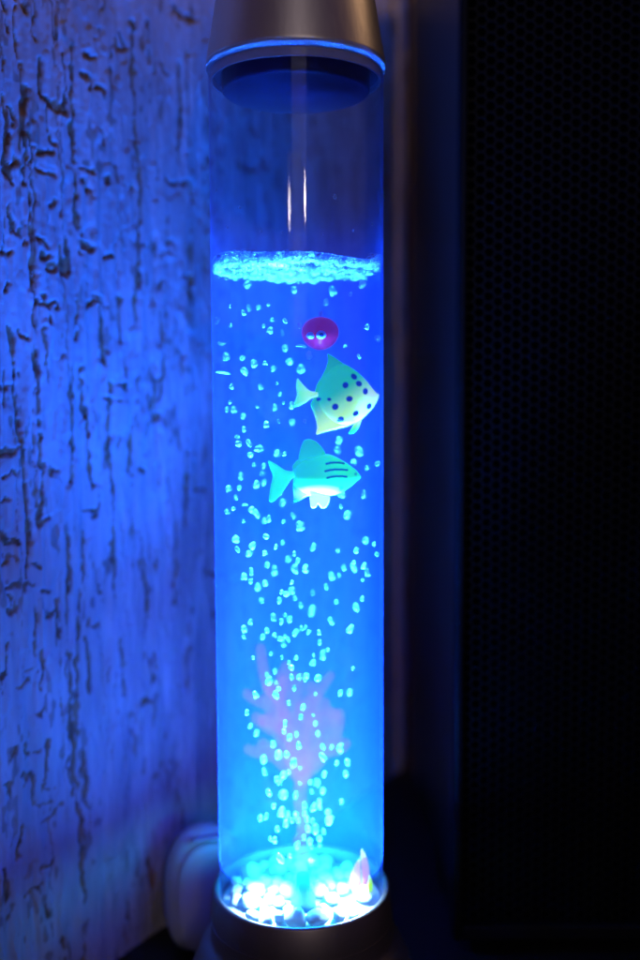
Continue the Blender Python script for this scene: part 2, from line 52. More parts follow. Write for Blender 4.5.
def empty(name, loc):
    o = bpy.data.objects.new(name, None)
    o.location = loc; o.empty_display_size = .01
    C.objects.link(o)
    return o

def lathe(prof, n=128, closed=False):
    """revolve (r, z) points round the z axis; closed joins the last point to the first"""
    bm = bmesh.new()
    rings = []
    for r, z in prof:
        if r < 1e-6:
            rings.append([bm.verts.new((0, 0, z))])
        else:
            rings.append([bm.verts.new((r*math.cos(2*PI*k/n), r*math.sin(2*PI*k/n), z)) for k in range(n)])
    pairs = list(zip(rings, rings[1:]))
    if closed: pairs.append((rings[-1], rings[0]))
    for a, b in pairs:
        for k in range(n):
            j = (k+1) % n
            if len(a) == 1 and len(b) == 1: continue
            if len(a) == 1: bm.faces.new((a[0], b[k], b[j]))
            elif len(b) == 1: bm.faces.new((a[k], b[0], a[j]))
            else: bm.faces.new((a[k], b[k], b[j], a[j]))
    bmesh.ops.recalc_face_normals(bm, faces=bm.faces)
    return bm

def box(bm, lo, hi, bev=0.0, seg=2):
    vs = bmesh.ops.create_cube(bm, size=1)['verts']
    c = [(a+b)/2 for a, b in zip(lo, hi)]; d = [b-a for a, b in zip(lo, hi)]
    for v in vs:
        v.co = Vector((c[i]+v.co[i]*d[i] for i in range(3)))
    if bev:
        es = list({e for v in vs for e in v.link_edges})
        bmesh.ops.bevel(bm, geom=es, offset=bev, segments=seg, affect='EDGES', profile=.5)

# ---------------------------------------------------------------- materials
def mat(name):
    m = bpy.data.materials.new(name); m.use_nodes = True
    nt = m.node_tree; nt.nodes.clear()
    out = nt.nodes.new('ShaderNodeOutputMaterial')
    return m, nt, out

def N(nt, t, **kw):
    n = nt.nodes.new(t)
    for k, v in kw.items():
        if k in n.inputs: n.inputs[k].default_value = v
        else: setattr(n, k, v)
    return n

def noise_bump(nt, scale, dist, strength=.3, coord='Object', stretch=None, detail=4):
    tc = N(nt, 'ShaderNodeTexCoord')
    nz = N(nt, 'ShaderNodeTexNoise'); nz.inputs['Scale'].default_value = scale; nz.inputs['Detail'].default_value = detail
    src = tc.outputs[coord]
    if stretch:
        mp = N(nt, 'ShaderNodeMapping'); mp.inputs['Scale'].default_value = stretch
        nt.links.new(src, mp.inputs['Vector']); src = mp.outputs[0]
    nt.links.new(src, nz.inputs['Vector'])
    b = N(nt, 'ShaderNodeBump'); b.inputs['Strength'].default_value = strength; b.inputs['Distance'].default_value = dist
    nt.links.new(nz.outputs['Fac'], b.inputs['Height'])
    return nz, b

def principled(name, col, rough=.5, metal=0., spec=.5, bump=None, var=None, attr=None, sss=0., coat=0.):
    m, nt, out = mat(name)
    p = N(nt, 'ShaderNodeBsdfPrincipled')
    p.inputs['Base Color'].default_value = (*col, 1)
    p.inputs['Roughness'].default_value = rough
    p.inputs['Metallic'].default_value = metal
    p.inputs['Specular IOR Level'].default_value = spec
    p.inputs['Coat Weight'].default_value = coat
    if sss:
        p.inputs['Subsurface Weight'].default_value = sss
        p.inputs['Subsurface Radius'].default_value = (.004, .004, .004)
        p.inputs['Subsurface Scale'].default_value = 1
    if bump:
        nz, b = noise_bump(nt, *bump[:3], stretch=bump[3] if len(bump) > 3 else None)
        nt.links.new(b.outputs[0], p.inputs['Normal'])
        if var:
            mr = N(nt, 'ShaderNodeMapRange'); mr.inputs['To Min'].default_value = rough-var; mr.inputs['To Max'].default_value = rough+var
            nt.links.new(nz.outputs['Fac'], mr.inputs['Value']); nt.links.new(mr.outputs[0], p.inputs['Roughness'])
    if attr:
        a = N(nt, 'ShaderNodeVertexColor', layer_name=attr)
        nt.links.new(a.outputs['Color'], p.inputs['Base Color'])
    nt.links.new(p.outputs[0], out.inputs['Surface'])
    return m

def clear(name, ior, tint=(1, 1, 1), rough=.03, vol=None, haze=0., haze_col=(1, 1, 1), strength=1.):
    """thin clear plastic or water skin: see-through with Fresnel reflections, optional body volume"""
    m, nt, out = mat(name)
    tr = N(nt, 'ShaderNodeBsdfTransparent'); tr.inputs['Color'].default_value = (*tint, 1)
    gl = N(nt, 'ShaderNodeBsdfGlossy'); gl.inputs['Roughness'].default_value = rough
    f0 = ((ior-1)/(ior+1))**2                                # Schlick, the same from both sides of the thin skin
    lw = N(nt, 'ShaderNodeLayerWeight'); lw.inputs['Blend'].default_value = .5
    pw = N(nt, 'ShaderNodeMath', operation='POWER'); pw.inputs[1].default_value = 5
    sc = N(nt, 'ShaderNodeMath', operation='MULTIPLY_ADD'); sc.inputs[1].default_value = strength*(1-f0); sc.inputs[2].default_value = strength*f0
    nt.links.new(lw.outputs['Facing'], pw.inputs[0]); nt.links.new(pw.outputs[0], sc.inputs[0])
    mx = N(nt, 'ShaderNodeMixShader')
    nt.links.new(sc.outputs[0], mx.inputs[0])
    base = tr
    if haze:
        tl = N(nt, 'ShaderNodeBsdfTranslucent'); tl.inputs['Color'].default_value = (*haze_col, 1)
        df = N(nt, 'ShaderNodeBsdfDiffuse'); df.inputs['Color'].default_value = (*haze_col, 1)
        h = N(nt, 'ShaderNodeMixShader'); h.inputs[0].default_value = .5
        nt.links.new(tl.outputs[0], h.inputs[1]); nt.links.new(df.outputs[0], h.inputs[2])
        b = N(nt, 'ShaderNodeMixShader'); b.inputs[0].default_value = haze
        nt.links.new(tr.outputs[0], b.inputs[1]); nt.links.new(h.outputs[0], b.inputs[2])
        base = b
    nt.links.new(base.outputs[0], mx.inputs[1]); nt.links.new(gl.outputs[0], mx.inputs[2])
    nt.links.new(mx.outputs[0], out.inputs['Surface'])
    if vol:
        v = N(nt, 'ShaderNodeVolumePrincipled')
        v.inputs['Color'].default_value = (*vol[0], 1); v.inputs['Density'].default_value = vol[1]
        v.inputs['Anisotropy'].default_value = vol[2]
        nt.links.new(v.outputs[0], out.inputs['Volume'])
    return m

def soft(name, col, opacity=1., trans=.5, attr=None, rim=None, glow=None, ior=1.25):
    """cloudy plastic / bubble skin: diffuse and translucent in equal share, part see-through"""
    m, nt, out = mat(name)
    tl = N(nt, 'ShaderNodeBsdfTranslucent'); df = N(nt, 'ShaderNodeBsdfDiffuse')
    tl.inputs['Color'].default_value = (*col, 1); df.inputs['Color'].default_value = (*col, 1)
    if attr:
        a = N(nt, 'ShaderNodeVertexColor', layer_name=attr)
        nt.links.new(a.outputs['Color'], tl.inputs['Color']); nt.links.new(a.outputs['Color'], df.inputs['Color'])
    h = N(nt, 'ShaderNodeMixShader'); h.inputs[0].default_value = trans
    nt.links.new(df.outputs[0], h.inputs[1]); nt.links.new(tl.outputs[0], h.inputs[2])
    gl = N(nt, 'ShaderNodeBsdfGlossy'); gl.inputs['Roughness'].default_value = .3
    fr = N(nt, 'ShaderNodeFresnel'); fr.inputs['IOR'].default_value = ior
    g = N(nt, 'ShaderNodeMixShader')
    nt.links.new(fr.outputs[0], g.inputs[0]); nt.links.new(h.outputs[0], g.inputs[1]); nt.links.new(gl.outputs[0], g.inputs[2])
    last = g
    if glow:                                      # steady emission added to the surface, standing in for fluorescence under the blue lamp
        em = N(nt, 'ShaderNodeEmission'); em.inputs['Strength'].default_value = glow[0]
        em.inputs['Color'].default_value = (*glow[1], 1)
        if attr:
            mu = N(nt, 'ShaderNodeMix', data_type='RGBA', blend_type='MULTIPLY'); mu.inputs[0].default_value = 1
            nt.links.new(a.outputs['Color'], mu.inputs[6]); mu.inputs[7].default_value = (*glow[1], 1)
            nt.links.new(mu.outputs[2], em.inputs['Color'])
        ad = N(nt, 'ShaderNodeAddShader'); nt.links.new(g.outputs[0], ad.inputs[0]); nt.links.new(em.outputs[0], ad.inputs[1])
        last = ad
    if opacity < 1 or rim:
        tr = N(nt, 'ShaderNodeBsdfTransparent')
        t = N(nt, 'ShaderNodeMixShader'); t.inputs[0].default_value = opacity
        if rim:                                   # a bubble's wall is seen edge-on at its rim
            lw = N(nt, 'ShaderNodeLayerWeight'); lw.inputs['Blend'].default_value = .5
            mr = N(nt, 'ShaderNodeMapRange'); mr.inputs['To Min'].default_value = rim[0]; mr.inputs['To Max'].default_value = rim[1]
            nt.links.new(lw.outputs['Facing'], mr.inputs['Value']); nt.links.new(mr.outputs[0], t.inputs[0])
        nt.links.new(tr.outputs[0], t.inputs[1]); nt.links.new(last.outputs[0], t.inputs[2])
        last = t
    nt.links.new(last.outputs[0], out.inputs['Surface'])
    return m

def gel(name, col, dens, glow, k):
    """jelly-like silicone with a glow added to its volume: all body, hardly any skin"""
    m, nt, out = mat(name)
    tr = N(nt, 'ShaderNodeBsdfTransparent'); nt.links.new(tr.outputs[0], out.inputs['Surface'])
    v = N(nt, 'ShaderNodeVolumePrincipled')
    v.inputs['Color'].default_value = (*col, 1); v.inputs['Density'].default_value = dens
    v.inputs['Emission Color'].default_value = (*glow, 1); v.inputs['Emission Strength'].default_value = k
    nt.links.new(v.outputs[0], out.inputs['Volume'])
    return m

M = {}
M['wall'] = principled('bark_plaster', (.7, .68, .66), .75, attr='col', bump=(900, .0004, .25))
M['table'] = principled('dark_table', (.006, .005, .006), .6, bump=(60, .0008, .2, (1, 14, 1)))
M['cap'] = principled('brushed_steel', (.78, .70, .58), .42, .95, bump=(700, .0003, .12, (1, 1, .02)), var=.08)
M['base'] = principled('dark_brushed_metal', (.33, .28, .26), .45, .9, bump=(600, .0003, .12, (1, 1, .02)), var=.06)
M['plug'] = soft('plug_plastic', (.012, .020, .06), 1, .2)
M['seal'] = soft('seal_rubber', (.10, .13, .20), 1, .3)
M['added_rim_ring'] = soft('added_rim_translucent', (.80, .85, .92), 1, .55)
M['tube'] = clear('acrylic_tube', 1.45, (.985, .985, .99), .025, vol=((.22, .36, 1), TUBE_D, 0.), strength=.55)
M['water'] = clear('lit_water', 1.10, (1, 1, 1), .05, strength=.25, vol=((.08, .42, 1.0), WATER_D, 0.2))
M['floor'] = soft('frosted_floor', (.7, .75, .8), 1, .3)
M['bubble'] = soft('bubble_skin', (.80, .95, .95), 1, .6, rim=(.55, 1.))
M['foam'] = soft('foam_skin', (.82, .95, .97), 1, .55, rim=(.14, .85))
def foam_head():
    """packed cells: opaque where two bubble walls meet, clearer in each cell"""
    m = soft('foam_head', (.85, .95, .97), .7, .6)
    nt = m.node_tree
    t = [n for n in nt.nodes if n.type == 'MIX_SHADER' and n.inputs[1].links and n.inputs[1].links[0].from_node.type == 'BSDF_TRANSPARENT'][0]
    tc = N(nt, 'ShaderNodeTexCoord')
    nz = N(nt, 'ShaderNodeTexNoise'); nz.inputs['Scale'].default_value = 120
    ad = N(nt, 'ShaderNodeVectorMath', operation='MULTIPLY_ADD'); ad.inputs[1].default_value = (.004, .004, .004)
    nt.links.new(tc.outputs['Object'], nz.inputs['Vector']); nt.links.new(nz.outputs['Color'], ad.inputs[0]); nt.links.new(tc.outputs['Object'], ad.inputs[2])
    v1 = N(nt, 'ShaderNodeTexVoronoi', feature='DISTANCE_TO_EDGE'); v1.inputs['Scale'].default_value = 330; v1.inputs['Randomness'].default_value = 1
    v2 = N(nt, 'ShaderNodeTexNoise'); v2.inputs['Scale'].default_value = 260; v2.inputs['Detail'].default_value = 3
    nt.links.new(ad.outputs[0], v1.inputs['Vector']); nt.links.new(tc.outputs['Object'], v2.inputs['Vector'])
    mr = N(nt, 'ShaderNodeMapRange'); mr.inputs['From Min'].default_value = .03; mr.inputs['From Max'].default_value = .50
    mr.inputs['To Min'].default_value = 1.0; mr.inputs['To Max'].default_value = .05
    nt.links.new(v1.outputs['Distance'], mr.inputs['Value'])
    m2 = N(nt, 'ShaderNodeMath', operation='MULTIPLY_ADD'); m2.inputs[1].default_value = .9; m2.inputs[2].default_value = -.12
    nt.links.new(v2.outputs['Fac'], m2.inputs[0])
    s_ = N(nt, 'ShaderNodeMath', operation='ADD', use_clamp=True)
    nt.links.new(mr.outputs[0], s_.inputs[0]); nt.links.new(m2.outputs[0], s_.inputs[1])
    nt.links.new(s_.outputs[0], t.inputs[0])
    return m
M['foamhead'] = foam_head()
M['pebble'] = soft('milky_pebble', (.88, .9, .92), 1, .45)
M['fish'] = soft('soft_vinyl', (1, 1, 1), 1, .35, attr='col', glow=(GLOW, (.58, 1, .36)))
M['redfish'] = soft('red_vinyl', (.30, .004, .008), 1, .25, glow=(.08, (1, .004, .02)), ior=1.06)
M['eyewhite'] = soft('eye_white', (.40, .6, .65), 1, .2)
M['eyedark'] = principled('eye_dark', (.005, .01, .06), .2)
M['coral'] = gel('pink_gel', (.60, .02, .85), CORAL_D, (1, .03, .50), CORAL_G)  # emission added so the coral shows pink in blue light
M['leafpink'] = soft('pink_leaf', (.95, .3, .8), .7, .5, glow=(.35, (1, .3, .8)))
M['leafgreen'] = soft('green_leaf', (.55, .85, .02), 1, .4, glow=(.6, (.45, 1, .0)))
M['nozzle'] = soft('nozzle_plastic', (.08, .25, .4), 1, .3)
M['blackpaint'] = principled('black_panel', (.008, .008, .009), .38, spec=.3, bump=(1500, .0002, .1))
M['grille'] = principled('black_mesh_metal', (.006, .006, .0065), .5, .0, spec=.1, bump=(1200, .0002, .1))
M['void'] = principled('black_foam', (.002, .002, .002), .9, spec=.1, bump=(500, .0003, .2))
M['whiteplastic'] = principled('white_plastic', (.5, .5, .5), .45, bump=(300, .0002, .05))
M['wood'] = principled('brown_wood', (.10, .03, .014), .55, bump=(90, .0006, .3, (1, 1, .06)))

# ---------------------------------------------------------------- wall with gouged bark plaster
WA = Vector((-.1389, -.0053)); WD = Vector((.54, .84)).normalized(); WN = Vector((WD.y, -WD.x))

def vnoise(nu, nz, cu, cz):
    """smooth value noise on a (nz, nu) raster with cells of cu x cz samples"""
    gu, gz = int(nu/cu)+3, int(nz/cz)+3
    g = rng.random((gz, gu))
    u = np.arange(nu)/cu; z = np.arange(nz)/cz
    iu = u.astype(int); iz = z.astype(int)
    fu = u-iu; fz = z-iz
    fu = fu*fu*(3-2*fu); fz = fz*fz*(3-2*fz)
    a = g[np.ix_(iz, iu)]; b = g[np.ix_(iz, iu+1)]; c = g[np.ix_(iz+1, iu)]; d = g[np.ix_(iz+1, iu+1)]
    fu = fu[None, :]; fz = fz[:, None]
    return (a*(1-fu)+b*fu)*(1-fz)+(c*(1-fu)+d*fu)*fz

def build_wall():
    u0, u1, z0, z1, st = -.06, .42, -.004, .72, .00085
    nu, nz = int((u1-u0)/st)+1, int((z1-z0)/st)+1
    U = u0+np.arange(nu)*st; Z = z0+np.arange(nz)*st
    groove = np.zeros((nz, nu))
    warp_u = (vnoise(nu, nz, 6, 10)-.5)*.0030+(vnoise(nu, nz, 2.5, 4)-.5)*.0022
    warp_z = (vnoise(nu, nz, 7, 5)-.5)*.0050+(vnoise(nu, nz, 3, 2.5)-.5)*.0028
    wid = vnoise(nu, nz, 5, 14)
    def stroke(pts, w, depth):
        for (ua, za), (ub, zb) in zip(pts, pts[1:]):
            pad = w*2.5+.003
            i0 = max(0, int((min(ua, ub)-pad-u0)/st)); i1 = min(nu, int((max(ua, ub)+pad-u0)/st)+2)
            j0 = max(0, int((min(za, zb)-pad-z0)/st)); j1 = min(nz, int((max(za, zb)+pad-z0)/st)+2)
            if i1 <= i0 or j1 <= j0: continue
            uu = U[None, i0:i1]+warp_u[j0:j1, i0:i1]; zz = Z[j0:j1, None]+warp_z[j0:j1, i0:i1]
            du, dz = ub-ua, zb-za; L2 = du*du+dz*dz+1e-12
            t = np.clip(((uu-ua)*du+(zz-za)*dz)/L2, 0, 1)
            d = np.hypot(uu-ua-t*du, zz-za-t*dz)
            ww = w*(.35+1.3*wid[j0:j1, i0:i1])
            g = depth*np.clip(1.25-d/ww, 0, 1)
            groove[j0:j1, i0:i1] = np.maximum(groove[j0:j1, i0:i1], g)
    for l in WALL_LINES: stroke(l, .00145, 1.)
    for l in WALL_MARKS: stroke(l, .0015, .95)
    R = random.Random(3)
    for k in range(430):                                   # scattered short scratches, thicker on the near side
        u = -.06+.48*R.random()**1.25; z = R.uniform(0, .72)
        kind = R.random(); dp = R.uniform(.35, 1)
        if kind < .62:
            L = R.uniform(.004, .020); stroke([(u, z), (u+R.uniform(-.001, .001), z-L)], R.uniform(.0006, .0012), dp)
        elif kind < .84:
            L = R.uniform(.003, .010); stroke([(u, z), (u+L, z+R.uniform(-.003, .003))], R.uniform(.0008, .0016), dp)
        else:
            L = R.uniform(.006, .014); h = R.uniform(.004, .012)
            stroke([(u, z), (u+R.uniform(-.001, .001), z-h), (u+L, z-h-R.uniform(-.001, .003))], R.uniform(.0006, .0012), dp)
    for k in range(170):                                    # long shallow trowel runs
        u = -.06+.48*R.random(); z = R.uniform(.1, .72); L = R.uniform(.04, .14)
        n = 6
        stroke([(u+R.uniform(-.0012, .0012), z-L*i/n) for i in range(n+1)], R.uniform(.0005, .0012), R.uniform(.15, .55))
    broken = vnoise(nu, nz, 4, 11)*.6+vnoise(nu, nz, 2, 4)*.4
    groove = groove*np.clip((broken-.16)/.22, .12, 1)
    rough = (vnoise(nu, nz, 4, 40)-.5)*.0009+(vnoise(nu, nz, 12, 90)-.5)*.0013+(vnoise(nu, nz, 2, 9)-.5)*.0003+(vnoise(nu, nz, 2, 3)-.5)*.00018+(vnoise(nu, nz, 60, 80)-.5)*.0015
    rid = vnoise(nu, nz, 7, 46)*.6+vnoise(nu, nz, 3, 16)*.4
    rid = np.clip((rid-.47)/.07, 0, 1)                       # trowelled ridges with hard flanks
    pat = np.clip((vnoise(nu, nz, 26, 34)*.6+vnoise(nu, nz, 5, 9)*.4-.50)/.05, 0, 1)
    h = rough+rid*.0006+pat*.0005+(vnoise(nu, nz, 1.6, 2.2)-.5)*.00030-groove*.0012
    k = np.clip((groove-.22)/.3, 0, 1)[..., None]
    stain = vnoise(nu, nz, 20, 60)[..., None]; fine = vnoise(nu, nz, 3, 16)[..., None]
    paint = np.array([.56, .50, .52])*(.74+.34*stain)*(.84+.26*fine)
    brown = np.array([.30, .155, .075])*(.35+1.0*vnoise(nu, nz, 3, 6)[..., None])
    chip = np.clip((vnoise(nu, nz, 2.6, 6)*.5+vnoise(nu, nz, 9, 22)*.5-.70)/.06, 0, 1)[..., None]
    worn = np.clip(1-np.abs(rid-.5)*2.6, 0, 1)[..., None]*(vnoise(nu, nz, 9, 24)[..., None] > .5)
    k = np.clip(k+.6*chip+.28*worn, 0, 1)
    col = paint*(1-k)+brown*k
    UU, ZZ = np.meshgrid(U, Z)
    co = np.stack([WA.x+WD.x*UU+WN.x*h, WA.y+WD.y*UU+WN.y*h, ZZ], -1).reshape(-1, 3)
    idx = np.arange(nu*nz).reshape(nz, nu)
    f = np.stack([idx[:-1, :-1], idx[:-1, 1:], idx[1:, 1:], idx[1:, :-1]], -1).reshape(-1)
    me = bpy.data.meshes.new('plaster_wall')
    nf = len(f)//4
    me.vertices.add(nu*nz); me.vertices.foreach_set('co', co.ravel())
    me.loops.add(len(f)); me.loops.foreach_set('vertex_index', f.astype(np.int32))
    me.polygons.add(nf); me.polygons.foreach_set('loop_start', (np.arange(nf)*4).astype(np.int32))
    me.update(calc_edges=True)
    a = me.color_attributes.new('col', 'FLOAT_COLOR', 'POINT')
    a.data.foreach_set('color', np.concatenate([col.reshape(-1, 3), np.ones((nu*nz, 1))], 1).astype(np.float32).ravel())
    o = link('wall', me, M['wall'])
    md = o.modifiers.new('thickness', 'SOLIDIFY'); md.thickness = .02; md.offset = -1
    return o

tag(build_wall(), kind='structure')

# ---------------------------------------------------------------- table top
bm = bmesh.new(); box(bm, (-.6, -.5, -.03), (.7, .9, 0), .002)
tag(obj('table_top', bm, M['table'], smooth=False), kind='structure')

# ---------------------------------------------------------------- the lamp
lamp = tag(empty('bubble_lamp', (0, 0, 0)), 'tall clear tube lamp of blue lit bubbling water with metal cap and dark base', 'lamp')
RZ = .0697                                                   # collar rim
base = obj('base', lathe([(0, .0005), (.060, .0005), (.0605, .004), (.058, .016), (.0535, .031), (.0492, .0405), (.0472, .0430), (.0455, .0436), (.0448, .0442), (.0446, .046), (.0445, .054), (.0405, .054), (.036, .050), (0, .050)], 160), M['base'], lamp)
sharp(base, 50)
col = obj('collar', lathe([(.0444, .0448), (.0441, .056), (.0434, RZ-.0012), (.0428, RZ-.0002), (.0416, RZ), (.04045, RZ-.001), (.04035, .056), (.0404, .0546)], 160, True), M['base'], lamp)
sharp(col, 60)
fl = obj('light_floor', lathe([(0, .0545), (.0388, .0545), (.0388, .062), (.0375, .0632), (0, .0632)], 96), M['floor'], lamp)
sharp(fl, 50)
nz_ = obj('air_nozzle', lathe([(0, .0634), (.0062, .0634), (.0058, .068), (.0036, .070), (.0030, .080), (.0016, .0806), (0, .0800)], 40), M['nozzle'], lamp)
nz_.location = (.001, -.012, 0)
tube = obj('tube', lathe([(.0400, .0548), (.0400, .0560), (.0400, .4520), (.0400, .4534), (.0399, .4537), (.0396, .4537), (.0395, .4534), (.0395, .4520), (.0395, .0560), (.0395, .0548)], 192, True), M['tube'], lamp)
sharp(tube, 60)
wat = obj('water', lathe([(0, .0636), (.0393, .0636), (.0393, .065), (.0393, .3640), (.0393, .3660), (.0385, .3666), (.0360, .3666), (0, .3666)], 128), M['water'], lamp)
sharp(wat, 50)
cap = obj('cap', lathe([(.0402, .4564), (.0408, .4562), (.0410, .4566), (.04085, .4580), (.0383, .4720), (.0368, .4810), (.0345, .4950), (.0335, .5010), (.0305, .5250), (.0250, .540), (.012, .546), (0, .547), (0, .545), (.011, .544), (.024, .538), (.0293, .524), (.0330, .495), (.0368, .473), (.0396, .4585)], 160), M['cap'], lamp)
sharp(cap, 50)
rim_o = obj('added_rim_ring', lathe([(.0380, .4500), (.0388, .4500), (.0389, .4540), (.0400, .4541), (.0410, .4554), (.0410, .4560), (.0392, .4590), (.0380, .4590)], 128, True), M['added_rim_ring'], lamp)  # translucent ring added, chamfered so the tube's rim lights up in the beam
sharp(rim_o, 50)
seal = obj('seal_ring', lathe([(.0341, .4525), (.0378, .4525), (.0378, .4585), (.0341, .4585)], 128, True), M['seal'], lamp)
sharp(seal, 50)
plug = obj('plug', lathe([(0, .4450), (.0325, .4450), (.0335, .4455), (.0338, .4465), (.0339, .4530), (.0339, .4585), (0, .4585)], 128), M['plug'], lamp)
sharp(plug, 50)

# ---------------------------------------------------------------- foam on the water
def foam():
    bm = bmesh.new(); R = random.Random(9)
    ico = {}
    def ball(p, r, q=2):
        if q not in ico:
            t = bmesh.new(); bmesh.ops.create_icosphere(t, subdivisions=q, radius=1)
            t.verts.ensure_lookup_table()
            ico[q] = ([v.co.copy() for v in t.verts], [[v.index for v in f.verts] for f in t.faces]); t.free()
        sx, sy, sz = r*R.uniform(.9, 1.3), r*R.uniform(.9, 1.3), r*R.uniform(.7, 1.05)
        vs = [bm.verts.new((c.x*sx+p[0], c.y*sy+p[1], c.z*sz+p[2])) for c in ico[q][0]]
        for f in ico[q][1]: bm.faces.new([vs[i] for i in f])
    def top(a, r):                                           # uneven head of foam
        return .3684+.0011*math.sin(a*2+.6)+.0007*math.sin(a*5+2)+.0005*math.sin(a*3+r*200)+(.0012 if abs(a-6.1) < .25 else 0)
    na, nr, nz2 = 180, 14, 7                                 # the head itself, filling the tube
    rad = [.0392*(i/nr)**.8 for i in range(nr+1)]
    c0 = bm.verts.new((0, 0, top(0, 0)-.001)); prev = None
    for r in rad[1:]:
        ring = []
        for k in range(na):
            a = 2*PI*k/na
            ring.append(bm.verts.new((r*math.cos(a), r*math.sin(a), top(a, r)-.0006*(1-(r/.0388)**6)+.0008*(r/.0388)**20)))
        for k in range(na):
            j = (k+1) % na
            if prev is None: bm.faces.new((c0, ring[k], ring[j]))
            else: bm.faces.new((prev[k], ring[k], ring[j], prev[j]))
        prev = ring
    for f in bm.faces: f.material_index = 1
    n = 0
    while n < 560:
        a = R.uniform(0, 2*PI); rr = .0385*math.sqrt(R.random())
        if R.random() < .6: rr = R.uniform(.035, .0384)
        zt = top(a, rr)
        z = R.uniform(.3658, zt-.0001)
        r = R.choice([.0007, .0009, .0011, .0014, .0018, .0022])*R.uniform(.85, 1.15)
        if rr+r*1.2 > .0392: rr = .0392-r*1.25
        ball((rr*math.cos(a), rr*math.sin(a), z), r); n += 1
    for k in range(760):                                     # crowded along the wall of the tube
        a = R.uniform(0, 2*PI); r = R.choice([.0005, .0007, .0008, .0010, .0013, .0017])*R.uniform(.85, 1.15)
        rr = .0393-r*1.25-R.random()**2*.0016
        z = R.uniform(.3650+.0008*math.sin(7*a), top(a, .0388)+.0010)
        ball((rr*math.cos(a), rr*math.sin(a), z), r, 2)
    for k in range(30):                                      # loose ones hanging below
        a = R.uniform(PI, 2*PI); rr = R.uniform(.026, .037)
        ball((rr*math.cos(a), rr*math.sin(a), R.uniform(.3615, .3655)), R.uniform(.0006, .0011), 1)
    o = obj('foam', bm, M['foam'])
    o.data.materials.append(M['foamhead'])
    return tag(o, 'bright cyan layer of foam bubbles floating on the water in the tube', 'foam', kind='stuff')
foam()

# ---------------------------------------------------------------- air bubbles, every one its own object
def bubble_mesh(seed):
    R = random.Random(seed)
    bm = bmesh.new(); bmesh.ops.create_icosphere(bm, subdivisions=2, radius=1)
    ph = [R.uniform(0, 6.28) for _ in range(6)]; e = R.uniform(3.0, 5.5)
    for v in bm.verts:
        c = v.co.normalized()
        k = (abs(c.x)**e+abs(c.y)**e+abs(c.z)**e)**(-1/e)
        k *= 1+.16*math.sin(3*c.x+ph[0])*math.sin(2.5*c.z+ph[1])+.13*math.sin(4*c.z+ph[2])+.10*math.sin(5*c.x+4*c.y+ph[3])
        v.co = c*k*.92
    bmesh.ops.translate(bm, verts=bm.verts, vec=(0, 0, 0))
    me = bpy.data.meshes.new('bubble'); bm.to_mesh(me); bm.free()
    me.materials.append(M['bubble'])
    me.polygons.foreach_set('use_smooth', [True]*len(me.polygons))
    return me
bub = [bubble_mesh(s) for s in range(14)]
G = 'air bubbles rising through the water'
for i, (x, y, z, w, h, t) in enumerate(BUBBLES):
    o = bpy.data.objects.new('bubble', bub[(i*5) % 14]); C.objects.link(o)
    o.location = (x, y, z); q = random.choice((.55, .65, .75, .85, 1.0)); o.scale = (w*q, (w+h)/2*q, min(h, .0020)*q*random.uniform(.9, 1.35)); o.rotation_euler = (random.uniform(-.4, .4), t*.8, random.uniform(0, .8))
    side = 'left' if x < -.012 else ('right' if x > .012 else 'middle')
    if w > h*2: lab = 'flat sideways streak of a bubble beside the fish in the upper water'
    elif z > .335: lab = 'small cyan bubble just under the foam, %s of the tube' % side
    elif z > .262: lab = 'small cyan bubble at the height of the two green fish, %s of the tube' % side
    elif z > .19: lab = 'small cyan bubble in the loose swarm below the fish, %s of the tube' % side
    elif z > .125: lab = 'bright cyan bubble in front of the purple coral, %s of the tube' % side
    else: lab = 'tiny bright bubble leaving the nozzle among the glowing white pebbles'
    tag(o, lab, 'bubble', G)

# water drops left on the inside of the clear tube
dm = bpy.data.meshes.new('droplet')
bm = bmesh.new(); bmesh.ops.create_uvsphere(bm, u_segments=16, v_segments=10, radius=1)
for v in bm.verts: v.co = Vector((v.co.x, v.co.y*.45, v.co.z*(1.1 if v.co.z > 0 else .85)))
bm.to_mesh(dm); bm.free(); dm.materials.append(M['foam']); dm.polygons.foreach_set('use_smooth', [True]*len(dm.polygons))
for i, (ang, z, r) in enumerate(((-64, .3925, .0011), (-128, .3890, .0006), (-140, .3815, .0007), (-112, .3780, .0005), (-98, .3772, .0006), (-50, .3790, .0007), (-30, .3835, .0008), (-72, .3765, .0005), (-155, .3990, .0006), (-40, .4080, .0005))):
    a = math.radians(ang)
    o = bpy.data.objects.new('droplet', dm); C.objects.link(o)
    o.location = (.0391*math.cos(a), .0391*math.sin(a), z); o.scale = (r, r, r); o.rotation_euler = (0, 0, a+PI/2)
    tag(o, 'largest blue droplet clinging inside the clear tube above the foam' if i == 0 else 'tiny water droplet clinging inside the clear tube above the foam', 'droplet', None if i == 0 else 'droplets above the foam')

# ---------------------------------------------------------------- toy fish
def chaikin(p, n=2):
    p = np.array(p, float)
    for _ in range(n):
        q = np.roll(p, -1, 0)
        p = np.stack([p*.82+q*.18, p*.18+q*.82], 1).reshape(-1, 2)
    return p

